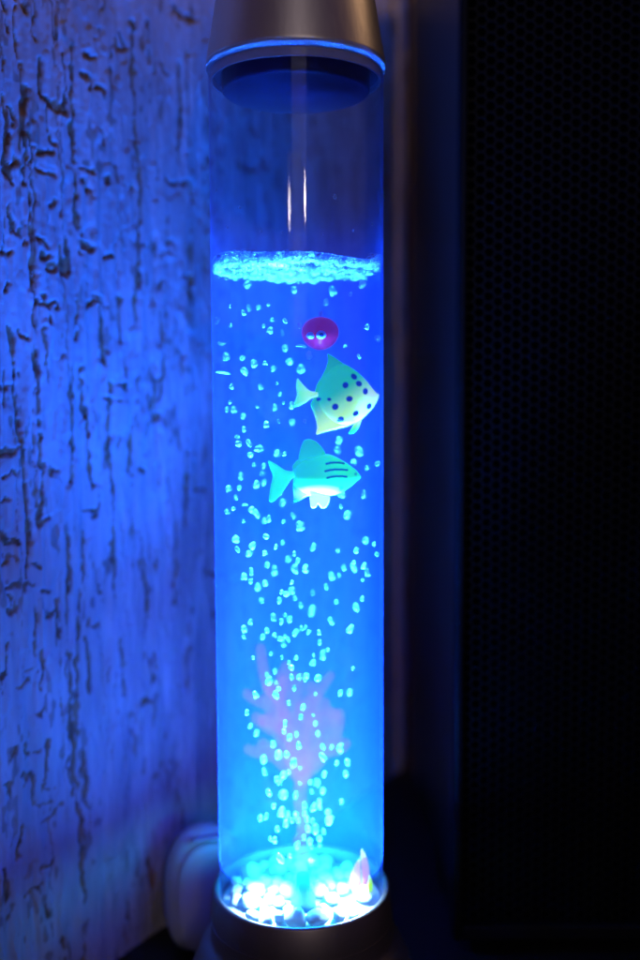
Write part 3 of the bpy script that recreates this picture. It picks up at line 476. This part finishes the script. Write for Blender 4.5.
def inflate(name, outline, thick, colour, m, parent, y=0., step=.0003, rim=.0011, edge=.0004):
    """a moulded solid from a side outline: thick(x, z) is the half thickness, rounded off at the edge"""
    P = chaikin(outline)
    x0, z0 = P.min(0); x1, z1 = P.max(0)
    gx, gz = np.meshgrid(np.arange(x0, x1, step), np.arange(z0, z1, step))
    Q = np.stack([gx.ravel(), gz.ravel()], 1)
    def dist(Q):
        A = P; B = np.roll(P, -1, 0); ab = B-A
        t = np.clip(((Q[:, None]-A)*ab).sum(-1)/((ab**2).sum(-1)+1e-14), 0, 1)
        return np.sqrt((((A+ab*t[..., None])-Q[:, None])**2).sum(-1)).min(1)
    def inside(Q):
        A = P; B = np.roll(P, -1, 0)
        c = ((A[:, 1] > Q[:, None, 1]) != (B[:, 1] > Q[:, None, 1]))
        xx = A[:, 0]+(Q[:, None, 1]-A[:, 1])*(B[:, 0]-A[:, 0])/(B[:, 1]-A[:, 1]+1e-15)
        return (c & (Q[:, None, 0] < xx)).sum(1) % 2 == 1
    Q = Q[inside(Q)]; Q = Q[dist(Q) > step*.6]
    allp = np.concatenate([P, Q])
    n = len(P); sc = 1000.
    vo, eo, fo, *_ = delaunay_2d_cdt([Vector(p*sc) for p in allp], [(i, (i+1) % n) for i in range(n)], [], 1, 1e-5)
    V = np.array([(v.x, v.y) for v in vo])/sc
    d = dist(V)
    e = np.clip(d/rim, 0, 1); e = np.sqrt(1-(1-e)**2)
    h = edge*.3+e*thick(V[:, 0], V[:, 1])
    bm = bmesh.new()
    nb = len(V)
    fr = [bm.verts.new((V[i, 0], y-h[i], V[i, 1])) for i in range(nb)]
    bk = [bm.verts.new((V[i, 0], y+h[i], V[i, 1])) for i in range(nb)]
    cnt = {}
    for f in fo:
        bm.faces.new([fr[i] for i in f]); bm.faces.new([bk[i] for i in reversed(f)])
        for a, b in zip(f, list(f[1:])+[f[0]]):
            cnt[(a, b)] = 1
    for a, b in list(cnt):
        if (b, a) not in cnt:
            bm.faces.new((fr[b], fr[a], bk[a], bk[b]))
    bmesh.ops.recalc_face_normals(bm, faces=bm.faces)
    o = obj(name, bm, m, parent)
    cc = colour(V[:, 0], V[:, 1])
    cc = np.concatenate([cc, cc]); 
    a = o.data.color_attributes.new('col', 'FLOAT_COLOR', 'POINT')
    a.data.foreach_set('color', np.concatenate([cc, np.ones((len(cc), 1))], 1).astype(np.float32).ravel())
    return o

def ball(name, p, r, m, parent, sc=(1, 1, 1)):
    bm = bmesh.new(); bmesh.ops.create_uvsphere(bm, u_segments=20, v_segments=12, radius=r)
    for v in bm.verts: v.co = Vector((v.co.x*sc[0], v.co.y*sc[1], v.co.z*sc[2]))+Vector(p)
    return obj(name, bm, m, parent)

def mixc(a, b, t):
    t = np.clip(t, 0, 1)[:, None]; t = t*t*(3-2*t)
    return np.array(a)*(1-t)+np.array(b)*t
def ellip(W, xc, zc, a, b, fin):
    return lambda x, z: fin+W*np.sqrt(np.clip(1-((x-xc)/a)**2-((z-zc)/b)**2, 0, 1))

GREEN = (.03, .44, .015); CREAM = (.92, .94, .06); TEAL = (.05, .80, .04)
# the spotted one
F1 = FISH['f1']; sn = F1[0]
fx, fz = F1[13][0], F1[13][1]
cx1, cz1 = (F1[0][0]+F1[13][0])/2+.001, (F1[8][1]+F1[30][1])/2
fish1 = tag(empty('toy_fish', (0, 0, 0)), 'green and cream toy fish with black spots floating above the striped one', 'toy fish')
def col1(x, z):
    t = (x-cx1)*38-(z-cz1)*55+.45
    c = mixc(GREEN, CREAM, t)
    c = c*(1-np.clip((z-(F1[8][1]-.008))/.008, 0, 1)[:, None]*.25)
    yel = np.clip(1-np.hypot((x-(sn[0]-.006)), (z-sn[1])*1.6)/.006, 0, 1)[:, None]
    c = c*(1-.6*yel)+np.array([.95, .72, .30])*.6*yel
    for i, (sx, sz) in enumerate(FISH['f1s']):
        r = .00135 if i < 9 else .0007
        d = np.hypot(x-sx, z-sz)*(1+.07*np.sin(9*i+2*np.arctan2(z-sz, x-sx)))
        k = np.clip((r+.0003-d)/.0004, 0, 1)[:, None]
        c = c*(1-k)+np.array([.004, .006, .010])*k
    return c
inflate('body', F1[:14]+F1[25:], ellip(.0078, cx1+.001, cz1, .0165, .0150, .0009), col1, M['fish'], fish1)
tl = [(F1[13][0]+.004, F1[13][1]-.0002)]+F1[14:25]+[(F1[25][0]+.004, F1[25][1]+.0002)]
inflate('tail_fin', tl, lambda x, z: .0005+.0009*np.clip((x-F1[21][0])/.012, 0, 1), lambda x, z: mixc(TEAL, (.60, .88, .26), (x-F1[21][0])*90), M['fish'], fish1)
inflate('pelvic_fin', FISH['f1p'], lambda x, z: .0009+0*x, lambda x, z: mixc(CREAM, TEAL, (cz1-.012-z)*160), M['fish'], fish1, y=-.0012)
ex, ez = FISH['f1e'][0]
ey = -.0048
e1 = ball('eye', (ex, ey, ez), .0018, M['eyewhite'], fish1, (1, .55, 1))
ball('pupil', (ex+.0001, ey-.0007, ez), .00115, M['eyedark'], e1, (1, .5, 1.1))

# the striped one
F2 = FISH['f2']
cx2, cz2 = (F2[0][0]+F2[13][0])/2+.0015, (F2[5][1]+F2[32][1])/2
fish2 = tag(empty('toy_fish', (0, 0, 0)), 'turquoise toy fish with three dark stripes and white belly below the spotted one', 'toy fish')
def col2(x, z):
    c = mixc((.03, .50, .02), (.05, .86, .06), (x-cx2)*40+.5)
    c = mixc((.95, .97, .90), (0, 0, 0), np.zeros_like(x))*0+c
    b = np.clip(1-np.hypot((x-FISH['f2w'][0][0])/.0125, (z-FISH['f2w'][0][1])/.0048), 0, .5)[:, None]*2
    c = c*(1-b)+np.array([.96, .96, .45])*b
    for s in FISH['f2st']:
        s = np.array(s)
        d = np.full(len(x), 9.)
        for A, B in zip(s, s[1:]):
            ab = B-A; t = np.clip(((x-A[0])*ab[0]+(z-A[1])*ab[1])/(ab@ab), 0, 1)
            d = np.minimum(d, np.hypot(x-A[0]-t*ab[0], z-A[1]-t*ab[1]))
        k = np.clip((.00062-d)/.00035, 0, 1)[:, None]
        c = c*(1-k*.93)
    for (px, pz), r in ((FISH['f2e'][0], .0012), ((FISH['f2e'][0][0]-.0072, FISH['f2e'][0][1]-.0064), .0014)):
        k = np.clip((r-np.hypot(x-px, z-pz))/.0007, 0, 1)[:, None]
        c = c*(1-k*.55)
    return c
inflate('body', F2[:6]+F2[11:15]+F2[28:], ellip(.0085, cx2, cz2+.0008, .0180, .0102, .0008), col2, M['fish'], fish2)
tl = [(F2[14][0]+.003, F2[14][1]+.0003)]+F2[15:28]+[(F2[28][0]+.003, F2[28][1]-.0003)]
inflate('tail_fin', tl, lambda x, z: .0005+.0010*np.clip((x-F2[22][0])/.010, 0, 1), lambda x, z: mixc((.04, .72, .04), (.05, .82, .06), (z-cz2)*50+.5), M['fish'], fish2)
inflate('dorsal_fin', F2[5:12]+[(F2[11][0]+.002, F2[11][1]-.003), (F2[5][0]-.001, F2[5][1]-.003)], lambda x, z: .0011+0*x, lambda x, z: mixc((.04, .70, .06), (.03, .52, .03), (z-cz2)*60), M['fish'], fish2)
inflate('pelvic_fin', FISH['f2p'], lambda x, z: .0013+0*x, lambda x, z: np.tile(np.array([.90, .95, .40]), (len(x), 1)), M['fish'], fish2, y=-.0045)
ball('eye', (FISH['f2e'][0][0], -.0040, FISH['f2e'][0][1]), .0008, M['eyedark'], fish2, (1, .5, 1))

def pose(root, ax, az, ang, k):
    """swing a finished fish about its nose and put its origin at its middle"""
    kids = list(root.children)
    xs = [v.co.x for c in kids for v in c.data.vertices]; zs = [v.co.z for c in kids for v in c.data.vertices]
    c = Vector(((min(xs)+max(xs))/2, 0, (min(zs)+max(zs))/2))
    for ch in kids: ch.location = -c
    rot = Matrix.Rotation(ang, 3, 'Z')
    nose = Vector((ax, 0, az))
    root.location = nose+rot @ ((c-nose)*k)
    root.rotation_euler = (0, 0, ang); root.scale = (k, k, k)
pose(fish1, sn[0]-.0040, cz1, math.radians(22), .955)
fish1.scale.x *= 1.05; fish1.location.x -= .0026
pose(fish2, F2[0][0], cz2, math.radians(13), .968)
fish2.location.y -= .014; fish2.location.x -= .0008

# the red one, nose towards us
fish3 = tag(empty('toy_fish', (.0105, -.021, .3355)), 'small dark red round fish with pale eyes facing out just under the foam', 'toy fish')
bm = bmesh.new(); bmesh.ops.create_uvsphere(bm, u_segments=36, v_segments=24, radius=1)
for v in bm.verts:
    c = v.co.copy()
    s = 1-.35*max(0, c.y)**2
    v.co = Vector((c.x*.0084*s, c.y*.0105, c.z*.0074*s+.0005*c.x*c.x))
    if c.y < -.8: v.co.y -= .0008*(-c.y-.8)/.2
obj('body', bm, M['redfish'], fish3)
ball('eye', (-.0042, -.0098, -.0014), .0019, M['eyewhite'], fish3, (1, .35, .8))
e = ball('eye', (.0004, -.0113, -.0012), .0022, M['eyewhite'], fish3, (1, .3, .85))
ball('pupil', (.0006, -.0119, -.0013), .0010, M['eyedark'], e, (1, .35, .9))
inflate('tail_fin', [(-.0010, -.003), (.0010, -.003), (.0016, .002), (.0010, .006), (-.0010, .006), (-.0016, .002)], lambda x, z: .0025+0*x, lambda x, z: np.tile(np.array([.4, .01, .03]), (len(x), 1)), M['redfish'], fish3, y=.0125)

# ---------------------------------------------------------------- things on the floor of the tube
def pebble(seed):
    R = random.Random(seed)
    bm = bmesh.new(); bmesh.ops.create_icosphere(bm, subdivisions=3, radius=1)
    ph = [R.uniform(0, 6.28) for _ in range(6)]
    ax = [Vector((R.uniform(-1, 1), R.uniform(-1, 1), R.uniform(-1, 1))).normalized() for _ in range(7)]
    for v in bm.verts:
        c = v.co.normalized(); k = 1.
        for a in ax:                                        # knock flats into it
            d = c.dot(a)
            if d > .72: k = min(k, .72/d+.05)
        k *= 1+.05*math.sin(4*c.x+ph[0])+.05*math.sin(4*c.y+ph[1])
        v.co = Vector((c.x*k, c.y*k*.85, c.z*k*.72))
    me = bpy.data.meshes.new('pebble'); bm.to_mesh(me); bm.free()
    me.materials.append(M['pebble']); me.polygons.foreach_set('use_smooth', [True]*len(me.polygons))
    return me
pm = [pebble(s) for s in range(7)]
R = random.Random(21); placed = []
def put(x, y, z, s, lab):
    o = bpy.data.objects.new('pebble', pm[len(placed) % 7]); C.objects.link(o)
    o.location = (x, y, z); o.scale = (s, s, s); o.rotation_euler = (R.uniform(-.4, .4), R.uniform(-.4, .4), R.uniform(0, 6.28))
    placed.append((x, y, z, s)); tag(o, lab, 'pebble', 'white pebbles on the tube floor')
tries = 0
while len(placed) < 46 and tries < 6000:
    tries += 1
    s = R.uniform(.0035, .0062); a = R.uniform(0, 2*PI); rr = (.0375-s)*math.sqrt(R.random())
    x, y = rr*math.cos(a), rr*math.sin(a)
    if math.hypot(x-.001, y+.012) < s+.0065: continue
    if any(math.hypot(x-p[0], y-p[1]) < (s+p[3])*.80 for p in placed): continue
    if math.hypot(x+.016, y+.019) < s*.9+.003 or math.hypot(x-.022, y+.016) < s*.9+.003: continue
    lab = ('white pebble on the tube floor at the front edge, glowing' if y < -.012 else
           ('white pebble on the tube floor behind the air nozzle' if y < .012 else 'white pebble lying against the back of the tube floor'))
    put(x, y, .0634+s*.66, s, lab)

# soft coral behind the bubble stream
def lumps(name, L, m, parent=None, vox=.0011):
    bm = bmesh.new()
    for x, y, z, r, k in L:
        b = bmesh.ops.create_icosphere(bm, subdivisions=3, radius=r)
        for v in b['verts']: v.co = Vector((v.co.x+x, v.co.y*.8+y, v.co.z*k+z))
    o = obj(name, bm, m, parent)
    md = o.modifiers.new('merge', 'REMESH'); md.mode = 'VOXEL'; md.voxel_size = vox; md.use_smooth_shade = True
    sm = o.modifiers.new('smooth', 'SMOOTH'); sm.iterations = 6; sm.factor = .5
    return o
coral = tag(empty('soft_coral', (0, .016, .066)), 'soft purple branching coral ornament standing behind the bubble stream', 'ornament')
CR = random.Random(4)
L = []
def branch(x, y, z, ang, r, n, fork):
    for i in range(n):
        L.append((x, y, z, r, 1.15))
        x += math.sin(ang)*r*.85; z += math.cos(ang)*r*.95; y += CR.uniform(-.0006, .0006)
        ang += CR.uniform(-.22, .22)-ang*.06; r *= .975
        if fork and i in (4, 8) and r > .0024:
            branch(x, y, z, ang+CR.choice((-1, 1))*CR.uniform(.5, .9), r*.85, CR.randint(4, 7), False)
for ang, n in ((-.95, 8), (-.60, 11), (-.30, 14), (-.12, 19), (.10, 15), (.38, 12), (.70, 11), (1.0, 8), (-.2, 11), (.5, 8)):
    branch(0, CR.uniform(-.003, .004), .052, ang, CR.uniform(.0042, .0050), n, True)
lumps('branches', L, M['coral'], coral, .0009)
lumps('stem', [(CR.uniform(-.001, .001), .002, z, .0042, 1.2) for z in (.002, .009, .016, .023, .030, .037, .044)], M['coral'], coral)

# little plastic plant at the right wall of the tube
plant = tag(empty('plastic_plant', (.0325, -.008, .0640)), 'small pink and green plastic plant at the right wall of the tube floor', 'plastic plant')
def leaf(name, pts, w, m):
    bm = bmesh.new(); rows = []
    n = len(pts)
    for i, p in enumerate(pts):
        k = w*math.sin(PI*(.12+.86*i/(n-1)))**.8
        p = Vector(p)
        rows.append([bm.verts.new(p+Vector((k*s*.55, k*s*.8, -.0003*abs(s)))) for s in (-1, -.5, 0, .5, 1)])
    for a, b in zip(rows, rows[1:]):
        for k in range(4): bm.faces.new((a[k], a[k+1], b[k+1], b[k]))
    o = obj(name, bm, m, plant)
    md = o.modifiers.new('t', 'SOLIDIFY'); md.thickness = .0005
    sb = o.modifiers.new('s', 'SUBSURF'); sb.levels = 1; sb.render_levels = 1
    return o
leaf('leaf', [(-.004, .001, 0), (-.0055, .002, .006), (-.0060, .003, .012), (-.0055, .003, .017), (-.0040, .003, .020)], .0050, M['leafpink'])
leaf('leaf', [(-.001, .004, 0), (-.0005, .005, .010), (-.0015, .006, .018), (-.0030, .006, .024)], .0040, M['leafpink'])
leaf('leaf', [(.0002, -.002, .001), (.0010, -.002, .006), (.0012, -.0015, .010), (.0006, -.001, .014)], .0026, M['leafgreen'])
leaf('leaf', [(-.001, .001, .001), (.0005, .002, .006), (.0012, .002, .012)], .0022, M['leafgreen'])

# ---------------------------------------------------------------- black case with hexagon mesh front
case = tag(empty('black_case', (.19, .2, 0)), 'tall black case with a hexagonal mesh front beside the lamp', 'case')
case_o = Vector(case.location)
def local(bm):
    for v in bm.verts: v.co -= case_o
    return bm
X0, X1, Y0, Y1, ZT = .0826, .300, .052, .322, .60
bm = bmesh.new()
box(bm, (X0, Y0+.012, .012), (X0+.0025, Y1, ZT-.002), .0008)
obj('side_panel', local(bm), M['blackpaint'], case, False)
bm = bmesh.new()
box(bm, (X1-.0025, Y0+.012, .012), (X1, Y1, ZT-.002), .0008)
obj('side_panel', local(bm), M['blackpaint'], case, False)
bm = bmesh.new(); box(bm, (X0+.003, Y1-.004, .012), (X1-.003, Y1-.001, ZT-.002), .0005)
obj('back_panel', local(bm), M['blackpaint'], case, False)
bm = bmesh.new(); box(bm, (X0, Y0+.012, ZT-.0015), (X1, Y1, ZT+.002), .001)
obj('top_panel', local(bm), M['blackpaint'], case, False)
bm = bmesh.new()
for x in (X0+.02, X1-.04):
    for y in (Y0+.03, Y1-.05): box(bm, (x, y, .0003), (x+.02, y+.02, .0122), .001)
obj('foot', local(bm), M['void'], case, False)
bm = bmesh.new()                                             # front frame as four butted bars
t = .0035
box(bm, (X0-.0006, Y0-.001, .010), (X0+t, Y0+.0115, ZT), .0012)
box(bm, (X1-t, Y0-.001, .010), (X1+.0006, Y0+.0115, ZT), .0012)
box(bm, (X0+t+.0002, Y0-.001, ZT-.006), (X1-t-.0002, Y0+.0115, ZT), .0008)
box(bm, (X0+t+.0002, Y0-.001, .010), (X1-t-.0002, Y0+.0115, .018), .0008)
obj('front_frame', local(bm), M['grille'], case, False)
def hexmesh():
    bm = bmesh.new()
    p = .00564; cw = p*.8660; ro = p/math.sqrt(3); ri = ro*.80
    x = X0+t+.0024; k = 0
    while x < X1-t-.002:
        z = .020+(p/2 if k % 2 else 0)
        while z < ZT-.008:
            o_, i_, b_ = [], [], []
            for j in range(6):
                a = PI/3*j; ca, sa = math.cos(a), math.sin(a)
                o_.append(bm.verts.new((x+ro*ca, Y0+.0030, z+ro*sa)))
                i_.append(bm.verts.new((x+ri*ca, Y0+.0030, z+ri*sa)))
                b_.append(bm.verts.new((x+ri*ca, Y0+.0042, z+ri*sa)))
            for j in range(6):
                q = (j+1) % 6
                bm.faces.new((o_[j], o_[q], i_[q], i_[j])); bm.faces.new((i_[j], i_[q], b_[q], b_[j]))
            z += p
        x += cw; k += 1
    bmesh.ops.remove_doubles(bm, verts=bm.verts, dist=.00002)
    return bm
obj('mesh_grille', local(hexmesh()), M['grille'], case, False)
bm = bmesh.new(); box(bm, (X0+.004, Y0+.013, .02), (X1-.004, Y0+.016, ZT-.006))
obj('dust_filter', local(bm), M['void'], case, False)

# ---------------------------------------------------------------- strip of wood in the gap, white case by the wall
def wallpt(u, off): return Vector((WA.x+WD.x*u+WN.x*off, WA.y+WD.y*u+WN.y*off))
def wallbox(name, u0, u1, o0, o1, z0, z1, m, bev=.001, parent=None):
    bm = bmesh.new(); box(bm, (u0, o0, z0), (u1, o1, z1), bev)
    for v in bm.verts:
        p = wallpt(v.co.x, v.co.y); v.co = Vector((p.x, p.y, v.co.z))
    bmesh.ops.recalc_face_normals(bm, faces=bm.faces)
    return obj(name, bm, m, parent, False)
tag(wallbox('wooden_batten', .398, .404, .0022, .0065, .0004, .68, M['wood']), 'thin brown wooden batten upright on the wall next to the black case', 'batten')

adapter = tag(empty('plastic_case', (-.0555, .064, 0)), 'white rounded plastic case standing by the wall behind the lamp base', 'plastic case')
def rounded(w, h, d, e=3.2, n=64, rows=14):
    """pillow with a squircle face, standing on its lower end"""
    bm = bmesh.new(); rings = []
    for i in range(rows+1):
        a = PI*i/rows; y = -math.cos(a)*d; s = math.sin(a)**.55
        if i in (0, rows): rings.append([bm.verts.new((0, y, h/2))]); continue
        ring = []
        for k in range(n):
            b = 2*PI*k/n; c, q = math.cos(b), math.sin(b)
            ex = e if q < 0 else 2.3
            r = (abs(c)**ex+abs(q)**ex)**(-1/ex)
            ring.append(bm.verts.new((w/2*r*c*s, y, h/2+h/2*r*q*s)))
        rings.append(ring)
    for a, b in zip(rings, rings[1:]):
        for k in range(n):
            j = (k+1) % n
            if len(a) == 1: bm.faces.new((a[0], b[k], b[j]))
            elif len(b) == 1: bm.faces.new((a[k], b[0], a[j]))
            else: bm.faces.new((a[k], b[k], b[j], a[j]))
    bmesh.ops.recalc_face_normals(bm, faces=bm.faces)
    return bm
obj('shell', rounded(.044, .0715, .012), M['whiteplastic'], adapter)
fp = obj('face_plate', rounded(.036, .061, .004), M['whiteplastic'], adapter); fp.location = (0, -.0105, .004)
rb = bmesh.new(); box(rb, (-.009, -.0135, .0665), (.009, -.0075, .0685), .0008)
obj('ridge', rb, M['whiteplastic'], adapter)
adapter.rotation_euler = (0, 0, math.radians(20))

# ---------------------------------------------------------------- lights
def light(name, kind, loc, energy, colr, aim=None, **kw):
    d = bpy.data.lights.new(name, kind); d.energy = energy; d.color = colr
    for k, v in kw.items(): setattr(d, k, v)
    o = bpy.data.objects.new(name, d); C.objects.link(o); o.location = loc
    if aim is not None:
        o.rotation_euler = (Vector(aim)-Vector(loc)).to_track_quat('-Z', 'Y').to_euler()
    return o
def lamp_light(*a, **k):
    o = light(*a, **k); o.parent = lamp; return o
LEDC = (.012, .19, 1.)
lamp_light('led_beam', 'AREA', (0, 0, .0835), BEAM, (.014, .118, 1.), aim=(0, 0, 1), shape='DISK', size=.0840, spread=math.radians(SPREAD))
lamp_light('floor_fill', 'AREA', (0, 0, .0832), FLOOR_FILL, (.012, .50, 1.), aim=(0, 0, 0), shape='DISK', size=.052)  # unseen down-facing disc, added to brighten floor and pebbles
lamp_light('wall_fill', 'AREA', (0, 0, .0830), WALL_FILL, (.006, .125, 1.), aim=(0, 0, 1), shape='DISK', size=.076, spread=math.radians(72))  # unseen wide disc, added to throw more blue onto the upper wall
for lx, ly, lz in ((-.017, -.019, .0790), (.0225, -.017, .0800)):    # two LED dies in the pebbles facing up, each with an added fill facing down
    lamp_light('led_and_fill', 'AREA', (lx, ly, lz), LED, LEDC, aim=(lx*.6, ly*.6, 1), shape='DISK', size=.007)
    lamp_light('led_and_fill', 'AREA', (lx, ly, lz+.0035), PEBBLE_FILL, (.35, .72, 1.), aim=(lx, ly, 0), shape='DISK', size=.008, spread=math.radians(125))  # unseen fill pointing down, added to whiten the pebbles
# the room: a pale window far behind the camera, a bare bulb, a warm lamp to the right
light('window_light', 'AREA', (.22, -2.6, 1.5), WIN, (.92, .82, 1.), aim=(0, 0, .3), shape='RECTANGLE', size=.9, size_y=2.2)
light('bulb_light', 'AREA', (.62, -3.0, .95), BULB, (1, .85, .8), aim=(0, 0, .4), shape='ELLIPSE', size=.16, size_y=.13)
light('warm_light', 'AREA', (1.2, .58, 1.25), WARM, (1, .62, .36), aim=(0, 0, .45), shape='DISK', size=.7)

w = bpy.data.worlds.new('World'); S.world = w; w.use_nodes = True
bg = w.node_tree.nodes['Background']; bg.inputs[0].default_value = (.085, .055, .15, 1); bg.inputs[1].default_value = AMB

# ---------------------------------------------------------------- camera
cd = bpy.data.cameras.new('camera'); cam = bpy.data.objects.new('camera', cd); C.objects.link(cam)
cd.sensor_fit = 'VERTICAL'; cd.sensor_height = 36; cd.sensor_width = 24
cd.lens = 1008.86/960*36
cd.clip_start = .01; cd.clip_end = 50
cam.matrix_world = Matrix.Translation((.0101, -.4753, .311)) @ Matrix.Rotation(math.radians(90)-.0903224, 4, 'X') @ Matrix.Rotation(-.00496, 4, 'Z')
cd.dof.use_dof = True; cd.dof.focus_distance = .445; cd.dof.aperture_fstop = 2.8; cd.dof.aperture_blades = 7
S.camera = cam

S.view_settings.view_transform = 'Standard'; S.view_settings.look = 'None'
S.view_settings.exposure = 0; S.view_settings.gamma = 1
cy = S.cycles
cy.max_bounces = 10; cy.diffuse_bounces = 3; cy.glossy_bounces = 4; cy.transmission_bounces = 6
cy.volume_bounces = 2; cy.transparent_max_bounces = 40
cy.use_denoising = True; cy.caustics_reflective = False; cy.caustics_refractive = False
cy.sample_clamp_indirect = 4
